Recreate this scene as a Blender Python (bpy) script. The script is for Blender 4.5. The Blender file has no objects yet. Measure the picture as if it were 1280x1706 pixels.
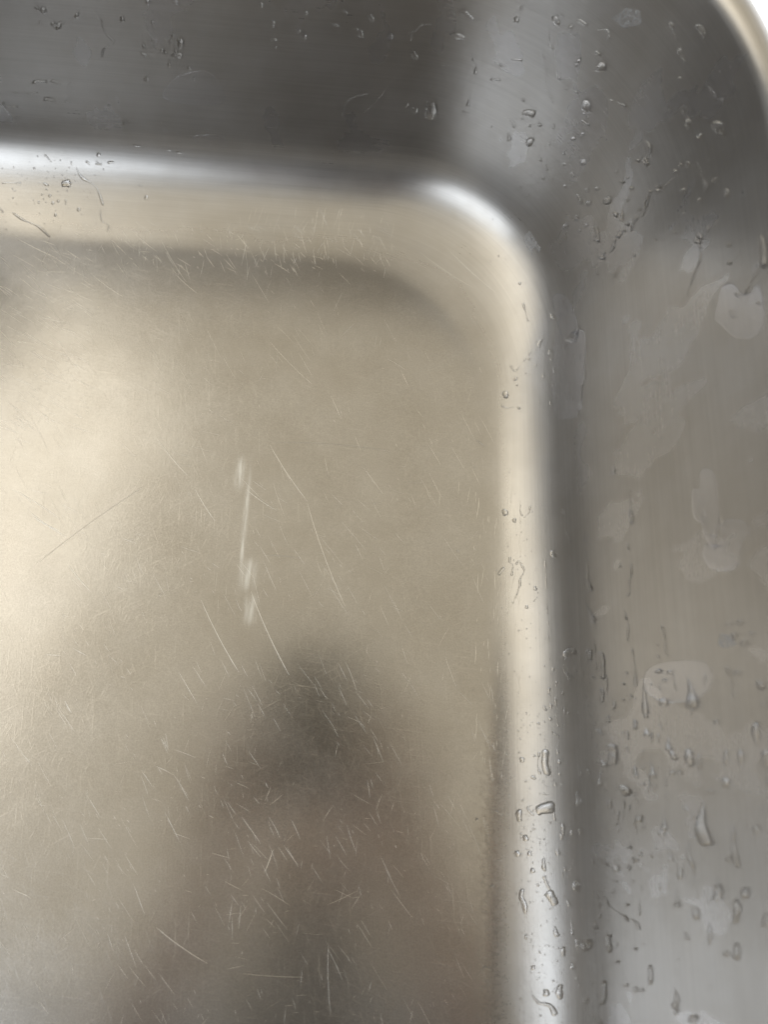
import bpy, bmesh, math, random
import numpy as np
from mathutils import Vector, Matrix, noise
from mathutils.bvhtree import BVHTree

S = bpy.context.scene
COL = S.collection
rnd = random.Random(7)

# ------------------------------------------------------------------ camera
H = 0.36                       # lens height over the sink floor (m)
FPX = 1270.0                   # focal length in pixels of the 1280x1706 photograph
def _axes(nad=(545, 1262), vx=781):
    n = np.array([nad[0]-640., -(nad[1]-853.), -FPX]); n /= np.linalg.norm(n)
    ax = vx-640.
    ay = -(ax*n[0]-FPX*n[2])/n[1]
    Y = np.array([ax, ay, -FPX])
    if ay < 0: Y = -Y
    Y /= np.linalg.norm(Y)
    Z = -n
    return np.array([np.cross(Y, Z), Y, Z])      # rows: world axes in camera coordinates
RM = _axes()
EYE = Vector((0, 0, H))
cam_data = bpy.data.cameras.new('camera')
cam = bpy.data.objects.new('camera', cam_data)
COL.objects.link(cam)
M = Matrix([list(r) for r in RM]).to_4x4()
M.translation = EYE
cam.matrix_world = M
cam_data.sensor_fit = 'VERTICAL'
cam_data.sensor_height = 36.0
cam_data.lens = FPX/1706.0*36.0
cam_data.clip_start = 0.005
cam_data.clip_end = 50
cam_data.dof.use_dof = True
cam_data.dof.focus_distance = 0.375
cam_data.dof.aperture_fstop = 7.5
S.camera = cam

# ------------------------------------------------------------------ room light
W = bpy.data.worlds.new("World")
S.world = W
W.use_nodes = True
bg = W.node_tree.nodes['Background']
bg.inputs[0].default_value = (0.80, 0.83, 0.86, 1)
bg.inputs[1].default_value = 0.33

def area(name, loc, target, sx, sy, power, color):
    l = bpy.data.lights.new(name, 'AREA')
    l.shape = 'RECTANGLE'; l.size = sx; l.size_y = sy
    l.energy = power; l.color = color
    o = bpy.data.objects.new(name, l)
    COL.objects.link(o)
    o.location = loc
    d = Vector(target)-Vector(loc)
    o.rotation_euler = d.to_track_quat('-Z', 'Y').to_euler()
    return o
area('ceiling_light', (-0.40, 0.78, 2.2), (-0.40, 0.78, 0), 2.8, 2.8, 13.2, (1.0, 0.81, 0.47))
area('lamp_light', (-1.25, 0.58, 1.55), (0, 0.1, 0), 1.4, 1.25, 8.3, (1.0, 0.93, 0.79))
area('window_light', (-1.26, -0.92, 1.42), (0, 0.1, 0), 1.45, 1.0, 14.5, (0.88, 0.94, 1.0))

area('worktop_fill_light', (1.3, 1.7, 1.15), (0.1, 0.3, 0.17), 1.2, 1.0, 14, (0.95, 0.97, 1.0))  # added fill with no known source, brightens the worktop beyond the rim
S.view_settings.view_transform = 'Standard'
S.view_settings.look = 'None'
S.view_settings.exposure = 0
S.view_settings.gamma = 1
S.cycles.max_bounces = 14
S.cycles.glossy_bounces = 8
S.cycles.transmission_bounces = 10
S.cycles.caustics_refractive = True
S.cycles.caustics_reflective = True
S.cycles.blur_glossy = 0.3
S.cycles.sample_clamp_indirect = 5
S.cycles.use_denoising = True

# ------------------------------------------------------------------ helpers
class NT:
    def __init__(s, mat):
        mat.use_nodes = True
        s.t = mat.node_tree; s.n = s.t.nodes; s.l = s.t.links
        s.bsdf = s.n['Principled BSDF']
    def add(s, kind, **kw):
        n = s.n.new(kind)
        for k, v in kw.items():
            if k.startswith('i_'):
                key = k[2:]
                n.inputs[int(key) if key.isdigit() else key.replace('_', ' ')].default_value = v
            else: setattr(n, k, v)
        return n
    def link(s, a, b): s.l.new(a, b)
    def math(s, op, a, b=None, clamp=False):
        n = s.n.new('ShaderNodeMath'); n.operation = op; n.use_clamp = clamp
        for i, v in enumerate((a, b)):
            if v is None: continue
            if isinstance(v, (int, float)): n.inputs[i].default_value = v
            else: s.l.new(v, n.inputs[i])
        return n.outputs[0]
    def vmap(s, vec, scale=(1, 1, 1), rot=(0, 0, 0), loc=(0, 0, 0)):
        n = s.n.new('ShaderNodeMapping')
        n.inputs['Scale'].default_value = scale
        n.inputs['Rotation'].default_value = rot
        n.inputs['Location'].default_value = loc
        s.l.new(vec, n.inputs[0])
        return n.outputs[0]
    def noise(s, vec, scale, detail=2, rough=.5):
        n = s.n.new('ShaderNodeTexNoise')
        n.inputs['Scale'].default_value = scale
        n.inputs['Detail'].default_value = detail
        n.inputs['Roughness'].default_value = rough
        s.l.new(vec, n.inputs['Vector'])
        return n.outputs[0]
    def ramp(s, v, a, b, lo=0., hi=1.):
        n = s.n.new('ShaderNodeMapRange'); n.clamp = True
        n.inputs[1].default_value = a; n.inputs[2].default_value = b
        n.inputs[3].default_value = lo; n.inputs[4].default_value = hi
        s.l.new(v, n.inputs[0])
        return n.outputs[0]

def mesh_obj(name, verts, faces, mat, parent=None, smooth=True):
    me = bpy.data.meshes.new(name)
    me.from_pydata(verts, [], faces)
    if smooth: me.polygons.foreach_set('use_smooth', [True]*len(me.polygons))
    me.materials.append(mat)
    me.update()
    o = bpy.data.objects.new(name, me)
    COL.objects.link(o)
    if parent: o.parent = parent
    return o

def tag(o, label=None, cat=None, group=None, kind=None):
    if label: o['label'] = label
    if cat: o['category'] = cat
    if group: o['group'] = group
    if kind: o['kind'] = kind
    return o

# ------------------------------------------------------------------ metal
def metal():
    m = bpy.data.materials.new('brushed_stainless_steel')
    t = NT(m)
    uv = t.add('ShaderNodeUVMap', uv_map='grain').outputs[0]
    obj = t.add('ShaderNodeTexCoord').outputs['Object']
    # wall share: 0 on the floor, 1 on the brushed walls
    at = t.add('ShaderNodeAttribute', attribute_name='wall').outputs['Fac']
    # long fine brushing on walls (u along the wall, v up the wall)
    g1 = t.noise(t.vmap(uv, (22, 1500, 1)), 1, 3, .65)
    g2 = t.noise(t.vmap(uv, (7, 420, 1)), 1, 2, .6)
    gw = t.math('ADD', t.math('MULTIPLY', g1, .6), t.math('MULTIPLY', g2, .4))
    # floor: short crossing hairline scratches in several directions
    acc = None
    for k, (ang, sc, st) in enumerate(((-62, 1500, 75), (-25, 1700, 65), (-110, 1500, 90), (-150, 1300, 60), (-85, 1100, 45), (-5, 1400, 40))):
        v = t.vmap(t.vmap(obj, (1, 1, 1), (0, 0, -math.radians(ang)), (k*.37, k*.21, 0)), (st, sc, 1))
        n = t.noise(v, 1, 1, .5)
        n = t.ramp(n, .62, .80)
        acc = n if acc is None else t.math('ADD', acc, n)
    grit = t.noise(obj, 1300, 4, .75)
    gf = t.math('ADD', t.math('MULTIPLY', acc, .28), t.math('MULTIPLY', grit, .6))
    mixn = t.add('ShaderNodeMix')
    t.link(at, mixn.inputs[0]); t.link(gf, mixn.inputs[2]); t.link(gw, mixn.inputs[3])
    bump = t.add('ShaderNodeBump', i_Strength=0.22, i_Distance=0.00018)
    t.link(mixn.outputs[0], bump.inputs['Height'])
    # large soft unevenness of pressed sheet
    big = t.noise(obj, 14, 2, .5)
    bump2 = t.add('ShaderNodeBump', i_Strength=0.5, i_Distance=0.0006)
    t.link(big, bump2.inputs['Height']); t.link(bump2.outputs[0], bump.inputs['Normal'])
    # roughness
    rn = t.noise(obj, 30, 5, .65)
    rf = t.ramp(rn, .3, .7, .155, .205)
    rw = t.ramp(rn, .3, .7, .28, .34)
    mr = t.add('ShaderNodeMix')
    t.link(at, mr.inputs[0]); t.link(rf, mr.inputs[2]); t.link(rw, mr.inputs[3])
    b = t.bsdf.inputs
    tg = t.add('ShaderNodeTangent', direction_type='UV_MAP', uv_map='grain')
    an = t.ramp(at, 0, 1, .0, .35)
    second = t.add('ShaderNodeBsdfPrincipled')
    for sh, off in ((t.bsdf, 0), (second, .15)):
        sh.inputs['Metallic'].default_value = 1
        t.link(t.math('ADD', mr.outputs[0], off), sh.inputs['Roughness'])
        t.link(tg.outputs[0], sh.inputs['Tangent'])
        t.link(an, sh.inputs['Anisotropic'])
        sh.inputs['Anisotropic Rotation'].default_value = .25
        t.link(bump.outputs[0], sh.inputs['Normal'])
    mixs = t.add('ShaderNodeMixShader'); mixs.inputs[0].default_value = .45
    t.link(t.bsdf.outputs[0], mixs.inputs[1]); t.link(second.outputs[0], mixs.inputs[2])
    t.link(mixs.outputs[0], t.n['Material Output'].inputs[0])
    # colour: steel with faint warm and cool stains, burnished hairlines, dried-water patches and grime
    cs = t.noise(obj, 22, 4, .6)
    cr = t.add('ShaderNodeValToRGB')
    cr.color_ramp.elements[0].position = .35; cr.color_ramp.elements[0].color = (.475, .46, .44, 1)
    cr.color_ramp.elements[1].position = .65; cr.color_ramp.elements[1].color = (.53, .52, .51, 1)
    t.link(cs, cr.inputs[0])
    def mixc(col, fac, rgb, mode='MIX'):
        n = t.add('ShaderNodeMix', data_type='RGBA', blend_type=mode)
        t.link(fac, n.inputs[0]) if not isinstance(fac, float) else setattr(n.inputs[0], 'default_value', fac)
        t.link(col, n.inputs[6])
        if isinstance(rgb, tuple): n.inputs[7].default_value = (*rgb, 1)
        else: t.link(rgb, n.inputs[7])
        return n.outputs[2]
    fine = t.noise(obj, 1500, 4, .85)
    hf = t.math('ADD', t.ramp(gf, .30, .78, .925, 1.09), t.math('MULTIPLY', t.math('SUBTRACT', fine, .5), .85))
    hw_ = t.ramp(gw, .30, .70, .925, 1.075)
    hm = t.add('ShaderNodeMix')
    t.link(at, hm.inputs[0]); t.link(hf, hm.inputs[2]); t.link(hw_, hm.inputs[3])
    hl = hm.outputs[0]
    comb = t.add('ShaderNodeCombineColor')
    for i_ in range(3): t.link(hl, comb.inputs[i_])
    c = mixc(cr.outputs[0], 1.0, comb.outputs[0], 'MULTIPLY')
    # dried water: patches with a crisp margin on the walls
    dn = t.noise(t.vmap(obj, (1, 1, .6)), 38, 3, .5)
    sz = t.add('ShaderNodeSeparateXYZ'); t.link(obj, sz.inputs[0])
    dried = t.math('MULTIPLY', t.ramp(dn, .56, .575), t.ramp(sz.outputs[2], .026, .032))
    c = mixc(c, t.math('MULTIPLY', dried, .16), (.70, .70, .74))
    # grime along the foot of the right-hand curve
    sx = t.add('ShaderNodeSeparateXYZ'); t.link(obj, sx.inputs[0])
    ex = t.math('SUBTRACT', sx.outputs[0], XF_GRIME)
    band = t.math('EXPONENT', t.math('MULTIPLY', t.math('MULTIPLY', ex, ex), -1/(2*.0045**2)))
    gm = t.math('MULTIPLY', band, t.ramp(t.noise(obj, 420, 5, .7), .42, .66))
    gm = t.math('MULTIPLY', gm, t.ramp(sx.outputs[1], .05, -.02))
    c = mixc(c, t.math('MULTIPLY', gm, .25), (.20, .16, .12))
    # pale rubbed marks on the floor
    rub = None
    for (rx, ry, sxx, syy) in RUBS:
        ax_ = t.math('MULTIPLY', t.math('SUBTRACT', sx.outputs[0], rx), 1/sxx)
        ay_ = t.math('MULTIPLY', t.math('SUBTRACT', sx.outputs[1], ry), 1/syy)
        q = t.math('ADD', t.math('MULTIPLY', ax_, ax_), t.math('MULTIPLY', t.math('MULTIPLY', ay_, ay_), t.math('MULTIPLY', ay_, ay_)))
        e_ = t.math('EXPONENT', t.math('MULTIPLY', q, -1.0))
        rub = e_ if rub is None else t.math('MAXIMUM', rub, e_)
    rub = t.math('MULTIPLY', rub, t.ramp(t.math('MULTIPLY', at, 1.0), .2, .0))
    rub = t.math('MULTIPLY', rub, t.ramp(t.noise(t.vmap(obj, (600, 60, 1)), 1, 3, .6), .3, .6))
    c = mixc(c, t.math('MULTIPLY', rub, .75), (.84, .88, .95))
    t.link(c, b['Base Color']); t.link(c, second.inputs['Base Color'])
    lobe = t.ramp(at, 0, 1, .42, .34)
    t.link(lobe, mixs.inputs[0])
    rr_ = t.math('ADD', mr.outputs[0], t.math('ADD', t.math('MULTIPLY', dried, -.05), t.math('MULTIPLY', gm, .2)))
    rr_ = t.math('ADD', rr_, t.math('MULTIPLY', t.math('SUBTRACT', mixn.outputs[0], .5), .08))
    t.link(rr_, t.bsdf.inputs['Roughness'])
    return m
def flat_at(px, py):
    d = MWC @ Vector((px-640, -(py-853), -FPX))
    k = -H/d.z
    return d.x*k, d.y*k
MWC = M.to_3x3()
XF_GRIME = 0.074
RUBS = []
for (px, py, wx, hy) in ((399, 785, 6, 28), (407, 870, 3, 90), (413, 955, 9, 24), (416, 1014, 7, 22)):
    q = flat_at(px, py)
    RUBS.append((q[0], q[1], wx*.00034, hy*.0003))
STEEL = metal()

# ------------------------------------------------------------------ sink basin
XL, YN = -0.30, -0.165         # far left wall and near wall (outside the picture)
DEPTH = 0.17
def plan(xr, yt, xl, yn, R, nc=36, ns=30):
    """rounded rectangle, counter-clockwise from the right wall's lower end; same count at each level"""
    P = []
    cs = [((xr-R, yt-R), 0), ((xl+R, yt-R), 90), ((xl+R, yn+R), 180), ((xr-R, yn+R), 270)]
    for k, ((cx, cy), a0) in enumerate(cs):
        for i in range(nc+1):
            a = math.radians(a0+90*i/nc)
            P.append((cx+R*math.cos(a), cy+R*math.sin(a)))
        nx = cs[(k+1) % 4]
        a = math.radians(nx[1])
        ex, ey = nx[0][0]+R*math.cos(a), nx[0][1]+R*math.sin(a)
        sx, sy = P[-1]
        for i in range(1, ns):
            f = i/ns
            P.append((sx+(ex-sx)*f, sy+(ey-sy)*f))
    return P
XF, YF, RF = 0.071, 0.258, 0.086       # flat floor: right edge, top edge, corner radius
FR = 0.040                             # fillet radius
AMAX = math.radians(79)
def _fillet(n=400):
    """slope angle eases in and out along the arc, so the sheet bends without a hard line"""
    pts = [(0., 0.)]; o = z = 0.
    for i in range(n):
        t_ = (i+.5)/n
        a = math.radians(float(np.interp(t_, (0, .05, .12, .45, .60, .74, .86, .94, 1), (0, 6, 11, 31, 43, 58, 71, 77, 79))))
        o += math.cos(a)/n; z += math.sin(a)/n
        pts.append((o, z))
    return [(p[0]*FR/o, p[1]*FR/o) for p in pts]
FIL = _fillet()
WDRAFT = math.radians(11)
def level(s):
    """profile: s in 0..1 fillet, 1..2 wall, 2..3 rolled rim -> (offset x, offset y, z, R)"""
    k = .30                              # the back bend is broader than the side bend
    if s <= 1:
        q = FIL[int(round(s*400))]
        return q[0], q[0]*(1+k), q[1], RF+q[0]*RGROW
    o0, z0 = FIL[-1]; R0 = RF+o0*RGROW
    rr = .007
    zt = DEPTH-rr
    if s <= 2:
        f = s-1
        z = z0+(zt-z0)*f
        o = o0+(z-z0)*math.tan(WDRAFT)
        return o, o0*(1+k)+(o-o0)*.75, z, R0+.030*f
    R0 += .030
    o1 = o0+(zt-z0)*math.tan(WDRAFT)
    a = (math.pi/2-WDRAFT)*(3-s)          # slope angle back to 0, circle centre outside the wall
    z = zt+rr*((1-math.sin(math.pi/2-a))*-1+(1-math.sin(WDRAFT)))
    o = o1+rr*(math.cos(WDRAFT)-math.sin(a))
    return o, o0*(1+k)+(o1-o0)*.75+(o-o1), z, R0
RGROW = .10

def build_basin(parent):
    rows = []      # (points, z, wall)
    # floor rows, from near the middle outwards; the floor dishes down slightly
    base = plan(XF, YF, XL, YN, RF)
    cx, cy = (XF+XL)/2, (YF+YN)/2
    n = 26
    for i in range(1, n):
        f = i/n
        k = f**.8
        rows.append(([(cx+(x-cx)*k, cy+(y-cy)*k) for x, y in base], -0.0022*(1-k**3), 0.0))
    for i in range(0, 29):
        s = i/28
        # ease the curvature in at the foot of the fillet
        ox, oy, z, R = level(s)
        rows.append((plan(XF+ox, YF+oy, XL-ox, YN-oy, R), z, min(1, .15+s*3)))
    for i in range(1, 25):
        ox, oy, z, R = level(1+i/24)
        rows.append((plan(XF+ox, YF+oy, XL-ox, YN-oy, R), z, 1))
    for i in range(1, 11):
        ox, oy, z, R = level(2+i/10)
        rows.append((plan(XF+ox, YF+oy, XL-ox, YN-oy, R), z, 1))
    np_ = len(base)
    V = [(cx, cy, -0.0022)]
    for P, z, w in rows: V += [(x, y, z) for x, y in P]
    F = [(0, 1+j, 1+(j+1) % np_) for j in range(np_)]
    for i in range(len(rows)-1):
        a, b = 1+i*np_, 1+(i+1)*np_
        for j in range(np_):
            k = (j+1) % np_
            F.append((a+j, b+j, b+k, a+k))
    o = mesh_obj('basin', V, F, STEEL, parent)
    me = o.data
    wa = me.attributes.new('wall', 'FLOAT', 'POINT')
    vals = [0.0]
    for P, z, w in rows: vals += [w]*np_
    wa.data.foreach_set('value', vals)
    # grain uv: u along the wall, v up the profile; on the floor world coordinates
    per = [0.0]
    ref = plan(XF+.03, YF+.03, XL-.03, YN-.03, RF+.02)
    for j in range(np_):
        a, b = ref[j], ref[(j+1) % np_]
        per.append(per[-1]+math.hypot(a[0]-b[0], a[1]-b[1]))
    vv = []; acc = 0; prev = None
    for P, z, w in rows:
        q = Vector((P[np_-5][0], P[np_-5][1], z))
        if prev is not None: acc += (q-prev).length
        prev = q; vv.append(acc)
    uv = me.uv_layers.new(name='grain')
    data = [0.0]*(2*len(me.loops))
    li = 0
    for f in F:
        js = [(v-1) % np_ for v in f if v]
        wrap = (np_-1 in js) and (0 in js)
        for v in f:
            if v == 0: u, w_ = per[max(js)], 0.0
            else:
                r, j = divmod(v-1, np_)
                u = per[np_] if (wrap and j == 0) else per[j]
                w_ = vv[r]
            data[2*li], data[2*li+1] = u, w_
            li += 1
    uv.data.foreach_set('uv', data)
    return o, rows[-1]

sink = bpy.data.objects.new('kitchen_sink', None)
COL.objects.link(sink)
tag(sink, 'brushed stainless steel sink basin with rounded corner, wet and scratched', 'sink')
basin, last_row = build_basin(sink)

# rim flange and worktop around it
def ring(name, P0, z0, P1, z1, mat, parent=None, drop=None):
    n = len(P0)
    V = [(x, y, z0) for x, y in P0]+[(x, y, z1) for x, y in P1]
    F = [(j, n+j, n+(j+1) % n, (j+1) % n) for j in range(n)]
    if drop:
        V += [(x, y, z1-drop) for x, y in P1]
        F += [(n+j, 2*n+j, 2*n+(j+1) % n, n+(j+1) % n) for j in range(n)]
    return mesh_obj(name, V, F, mat, parent, smooth=False)
ox, oy, zr, Rr = level(3)
rimP = plan(XF+ox, YF+oy, XL-ox, YN-oy, Rr)
e = .011
rimQ = plan(XF+ox+e, YF+oy+e, XL-ox-e, YN-oy-e, Rr+e)
def plain(name, col, rough, metallic=0, spec=.5):
    m = bpy.data.materials.new(name); t = NT(m)
    o = t.add('ShaderNodeTexCoord').outputs['Object']
    n = t.noise(o, 60, 4, .6)
    mx = t.add('ShaderNodeMix', data_type='RGBA')
    t.link(n, mx.inputs[0])
    mx.inputs[6].default_value = (*[c*.93 for c in col], 1)
    mx.inputs[7].default_value = (*[min(1, c*1.05) for c in col], 1)
    t.link(mx.outputs[2], t.bsdf.inputs['Base Color'])
    t.bsdf.inputs['Roughness'].default_value = rough
    t.bsdf.inputs['Metallic'].default_value = metallic
    return m
RIMMAT = plain('satin_steel_rim', (.66, .655, .64), .25, 1)
ring('rim', rimP, zr, rimQ, zr+.0005, RIMMAT, sink, drop=.0035)
COUNTER = plain('cream_worktop', (.88, .86, .80), .35)
big = plan(1.2, 1.0, -1.4, -0.45, .05)
ctop = ring('countertop', rimQ, zr-.002, big, zr-.002, COUNTER, None, drop=.04)
tag(ctop, 'cream white worktop around the sink rim', kind='structure')


# ------------------------------------------------------------------ the photographer, seen only as a dark blur in the steel
def plain_cloth(name, col, rough=.8):
    return plain(name, col, rough)
SKIN = plain('skin', (.45, .27, .19), .5)
SHIRT = plain('charcoal_cotton', (.035, .035, .04), .85)
HAIR = plain('dark_hair', (.03, .02, .015), .5)
PHONEM = plain('black_phone_glass', (.015, .015, .018), .15)

def skin_figure(name, nodes, edges, mat, parent=None, sub=2):
    me = bpy.data.meshes.new(name)
    me.from_pydata([n[0] for n in nodes], edges, [])
    o = bpy.data.objects.new(name, me); COL.objects.link(o)
    if parent: o.parent = parent
    o.modifiers.new('skin', 'SKIN')
    sv = me.skin_vertices[0].data
    for i, n in enumerate(nodes):
        r = n[1]
        sv[i].radius = (r, r) if isinstance(r, float) else r
    sv[0].use_root = True
    m = o.modifiers.new('sub', 'SUBSURF'); m.levels = sub; m.render_levels = sub
    dg = bpy.context.evaluated_depsgraph_get()
    nm = bpy.data.meshes.new_from_object(o.evaluated_get(dg))
    o.modifiers.clear()
    o.data = nm
    nm.materials.clear(); nm.materials.append(mat)
    nm.polygons.foreach_set('use_smooth', [True]*len(nm.polygons))
    return o

MW = cam.matrix_world
def cw(x, y, z):                       # point given in metres from the lens, along the phone's own axes
    return tuple(MW @ Vector((x, y, z)))
def person():
    px = -.015
    nodes = []; edges = []
    def nd(p, r, prev=None):
        nodes.append((p, r)); i = len(nodes)-1
        if prev is not None: edges.append((prev, i))
        return i
    root = nd((px, -.60, -.15), (.17, .12))
    w = nd((px, -.56, .10), (.14, .10), root)
    c = nd((px, -.44, .37), (.17, .115), w)
    n0 = nd((px, -.36, .52), (.11, .08), c)
    n1 = nd((px, -.25, .60), .058, n0)
    h0 = nd((px, -.17, .64), (.070, .078), n1)
    h1 = nd((px, -.125, .70), (.078, .092), h0)
    h2 = nd((px, -.125, .775), (.058, .07), h1)
    for s in (-1, 1):
        sh = nd((px+s*.15, -.42, .45), .062, c)
        ub = nd((px+s*.20, -.45, .30), .05, sh)
        el = nd((px+s*.20, -.38, .20), .043, ub)
        fa = nd((px+s*.15, -.26, .27), .036, el)
        wr = nd(cw((.075 if s > 0 else -.105), -.105, .05), (.028, .022), fa)
        pm = nd(cw((.055 if s > 0 else -.100), -.025, .038), (.036, .018), wr)
        # four fingers along the phone's edge and a thumb across its face
        for k in range(4):
            y0 = -.055+k*.021
            x0 = (.034 if s > 0 else -.076)
            a = nd(cw(x0+s*(.012), y0+.03, .026), .0105, pm)
            b_ = nd(cw(x0+s*.008, y0+.045, .014), .0095, a)
            nd(cw(x0-s*.012, y0+.05, .013), .0085, b_)
        t0 = nd(cw(-.02+s*.055, -.03, .045), .013, pm)
        nd(cw(-.02+s*.03, -.0, .040), .011, t0)
    return nodes, edges
nodes, edges = person()
body = skin_figure('person', nodes, edges, SHIRT)
body.data.materials.append(SKIN); body.data.materials.append(HAIR)
for p in body.data.polygons:
    c = p.center
    d = (MW.inverted() @ c)
    if c.z > .60 and c.y > -.30:
        p.material_index = 2 if (c.z > .74 or c.y < -.16) else 1
    elif d.z < .075 and c.y > -.20: p.material_index = 1
tag(body, 'photographer in a charcoal top holding a phone over the sink', 'person')
def rounded_slab(name, x0, x1, y0, y1, z0, z1, r, mat, parent=None):
    bm = bmesh.new()
    bmesh.ops.create_cube(bm, size=1)
    for v in bm.verts:
        v.co = Vector(((x0+x1)/2+v.co.x*(x1-x0), (y0+y1)/2+v.co.y*(y1-y0), (z0+z1)/2+v.co.z*(z1-z0)))
    ed = [e for e in bm.edges if abs(e.verts[0].co.z-e.verts[1].co.z) > 1e-6]
    bmesh.ops.bevel(bm, geom=ed, offset=r, segments=6, affect='EDGES', profile=.5)
    me = bpy.data.meshes.new(name); bm.to_mesh(me); bm.free()
    me.materials.append(mat)
    o = bpy.data.objects.new(name, me); COL.objects.link(o)
    if parent: o.parent = parent
    return o
phone = rounded_slab('phone', -.062, .020, -.038, .112, .010, .018, .010, PHONEM)
phone.matrix_world = MW
tag(phone, 'black phone held level above the sink', 'phone')

# ------------------------------------------------------------------ water on the steel
def water():
    m = bpy.data.materials.new('clear_water'); t = NT(m)
    b = t.bsdf.inputs
    b['Base Color'].default_value = (1, 1, 1, 1)
    b['Roughness'].default_value = 0.0
    b['IOR'].default_value = 1.333
    b['Transmission Weight'].default_value = 1
    return m
WATER = water()
def film_mat():
    # a film far thinner than a drop: no bending of what lies below, a faint sheen over it, stronger where its edge slopes
    m = bpy.data.materials.new('thin_water_film'); t = NT(m)
    tr = t.add('ShaderNodeBsdfTransparent'); tr.inputs[0].default_value = (.995, .995, 1, 1)
    gl = t.add('ShaderNodeBsdfGlossy'); gl.inputs['Roughness'].default_value = .12
    gl.inputs['Color'].default_value = (.9, .92, 1, 1)
    fr = t.add('ShaderNodeFresnel', i_IOR=1.333)
    mx = t.add('ShaderNodeMixShader')
    gi = t.add('ShaderNodeNewGeometry')
    fm = t.math('MULTIPLY', t.math('SUBTRACT', 1.0, gi.outputs['Backfacing']), t.math('MULTIPLY', fr.outputs[0], 3.0, clamp=True))
    t.link(fm, mx.inputs[0])
    t.link(tr.outputs[0], mx.inputs[1]); t.link(gl.outputs[0], mx.inputs[2])
    t.link(mx.outputs[0], t.n['Material Output'].inputs[0])
    return m
FILMW = film_mat()
me = basin.data
BVH = BVHTree.FromPolygons([v.co.copy() for v in me.vertices], [tuple(p.vertices) for p in me.polygons])
def ray(px, py):
    """surface point and normal of the basin seen at a point of the photograph"""
    d = (MW.to_3x3() @ Vector((px-640, -(py-853), -FPX))).normalized()
    loc, nor, idx, dist = BVH.ray_cast(EYE, d)
    if loc is None: return None
    if nor.dot(d) > 0: nor = -nor
    return loc, nor

def smooth_line(P, n):
    if len(P) == 1: return [P[0]]*n
    Q = [P[0]]+list(P)+[P[-1]]
    out = []
    m = len(P)-1
    for i in range(n):
        f = i/(n-1)*m; k = min(int(f), m-1); u = f-k
        p0, p1, p2, p3 = Q[k], Q[k+1], Q[k+2], Q[k+3]
        out.append(tuple(.5*((2*p1[c])+(-p0[c]+p2[c])*u+(2*p0[c]-5*p1[c]+4*p2[c]-p3[c])*u*u+(-p0[c]+3*p1[c]-3*p2[c]+p3[c])*u**3) for c in (0, 1)))
    return out

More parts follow.
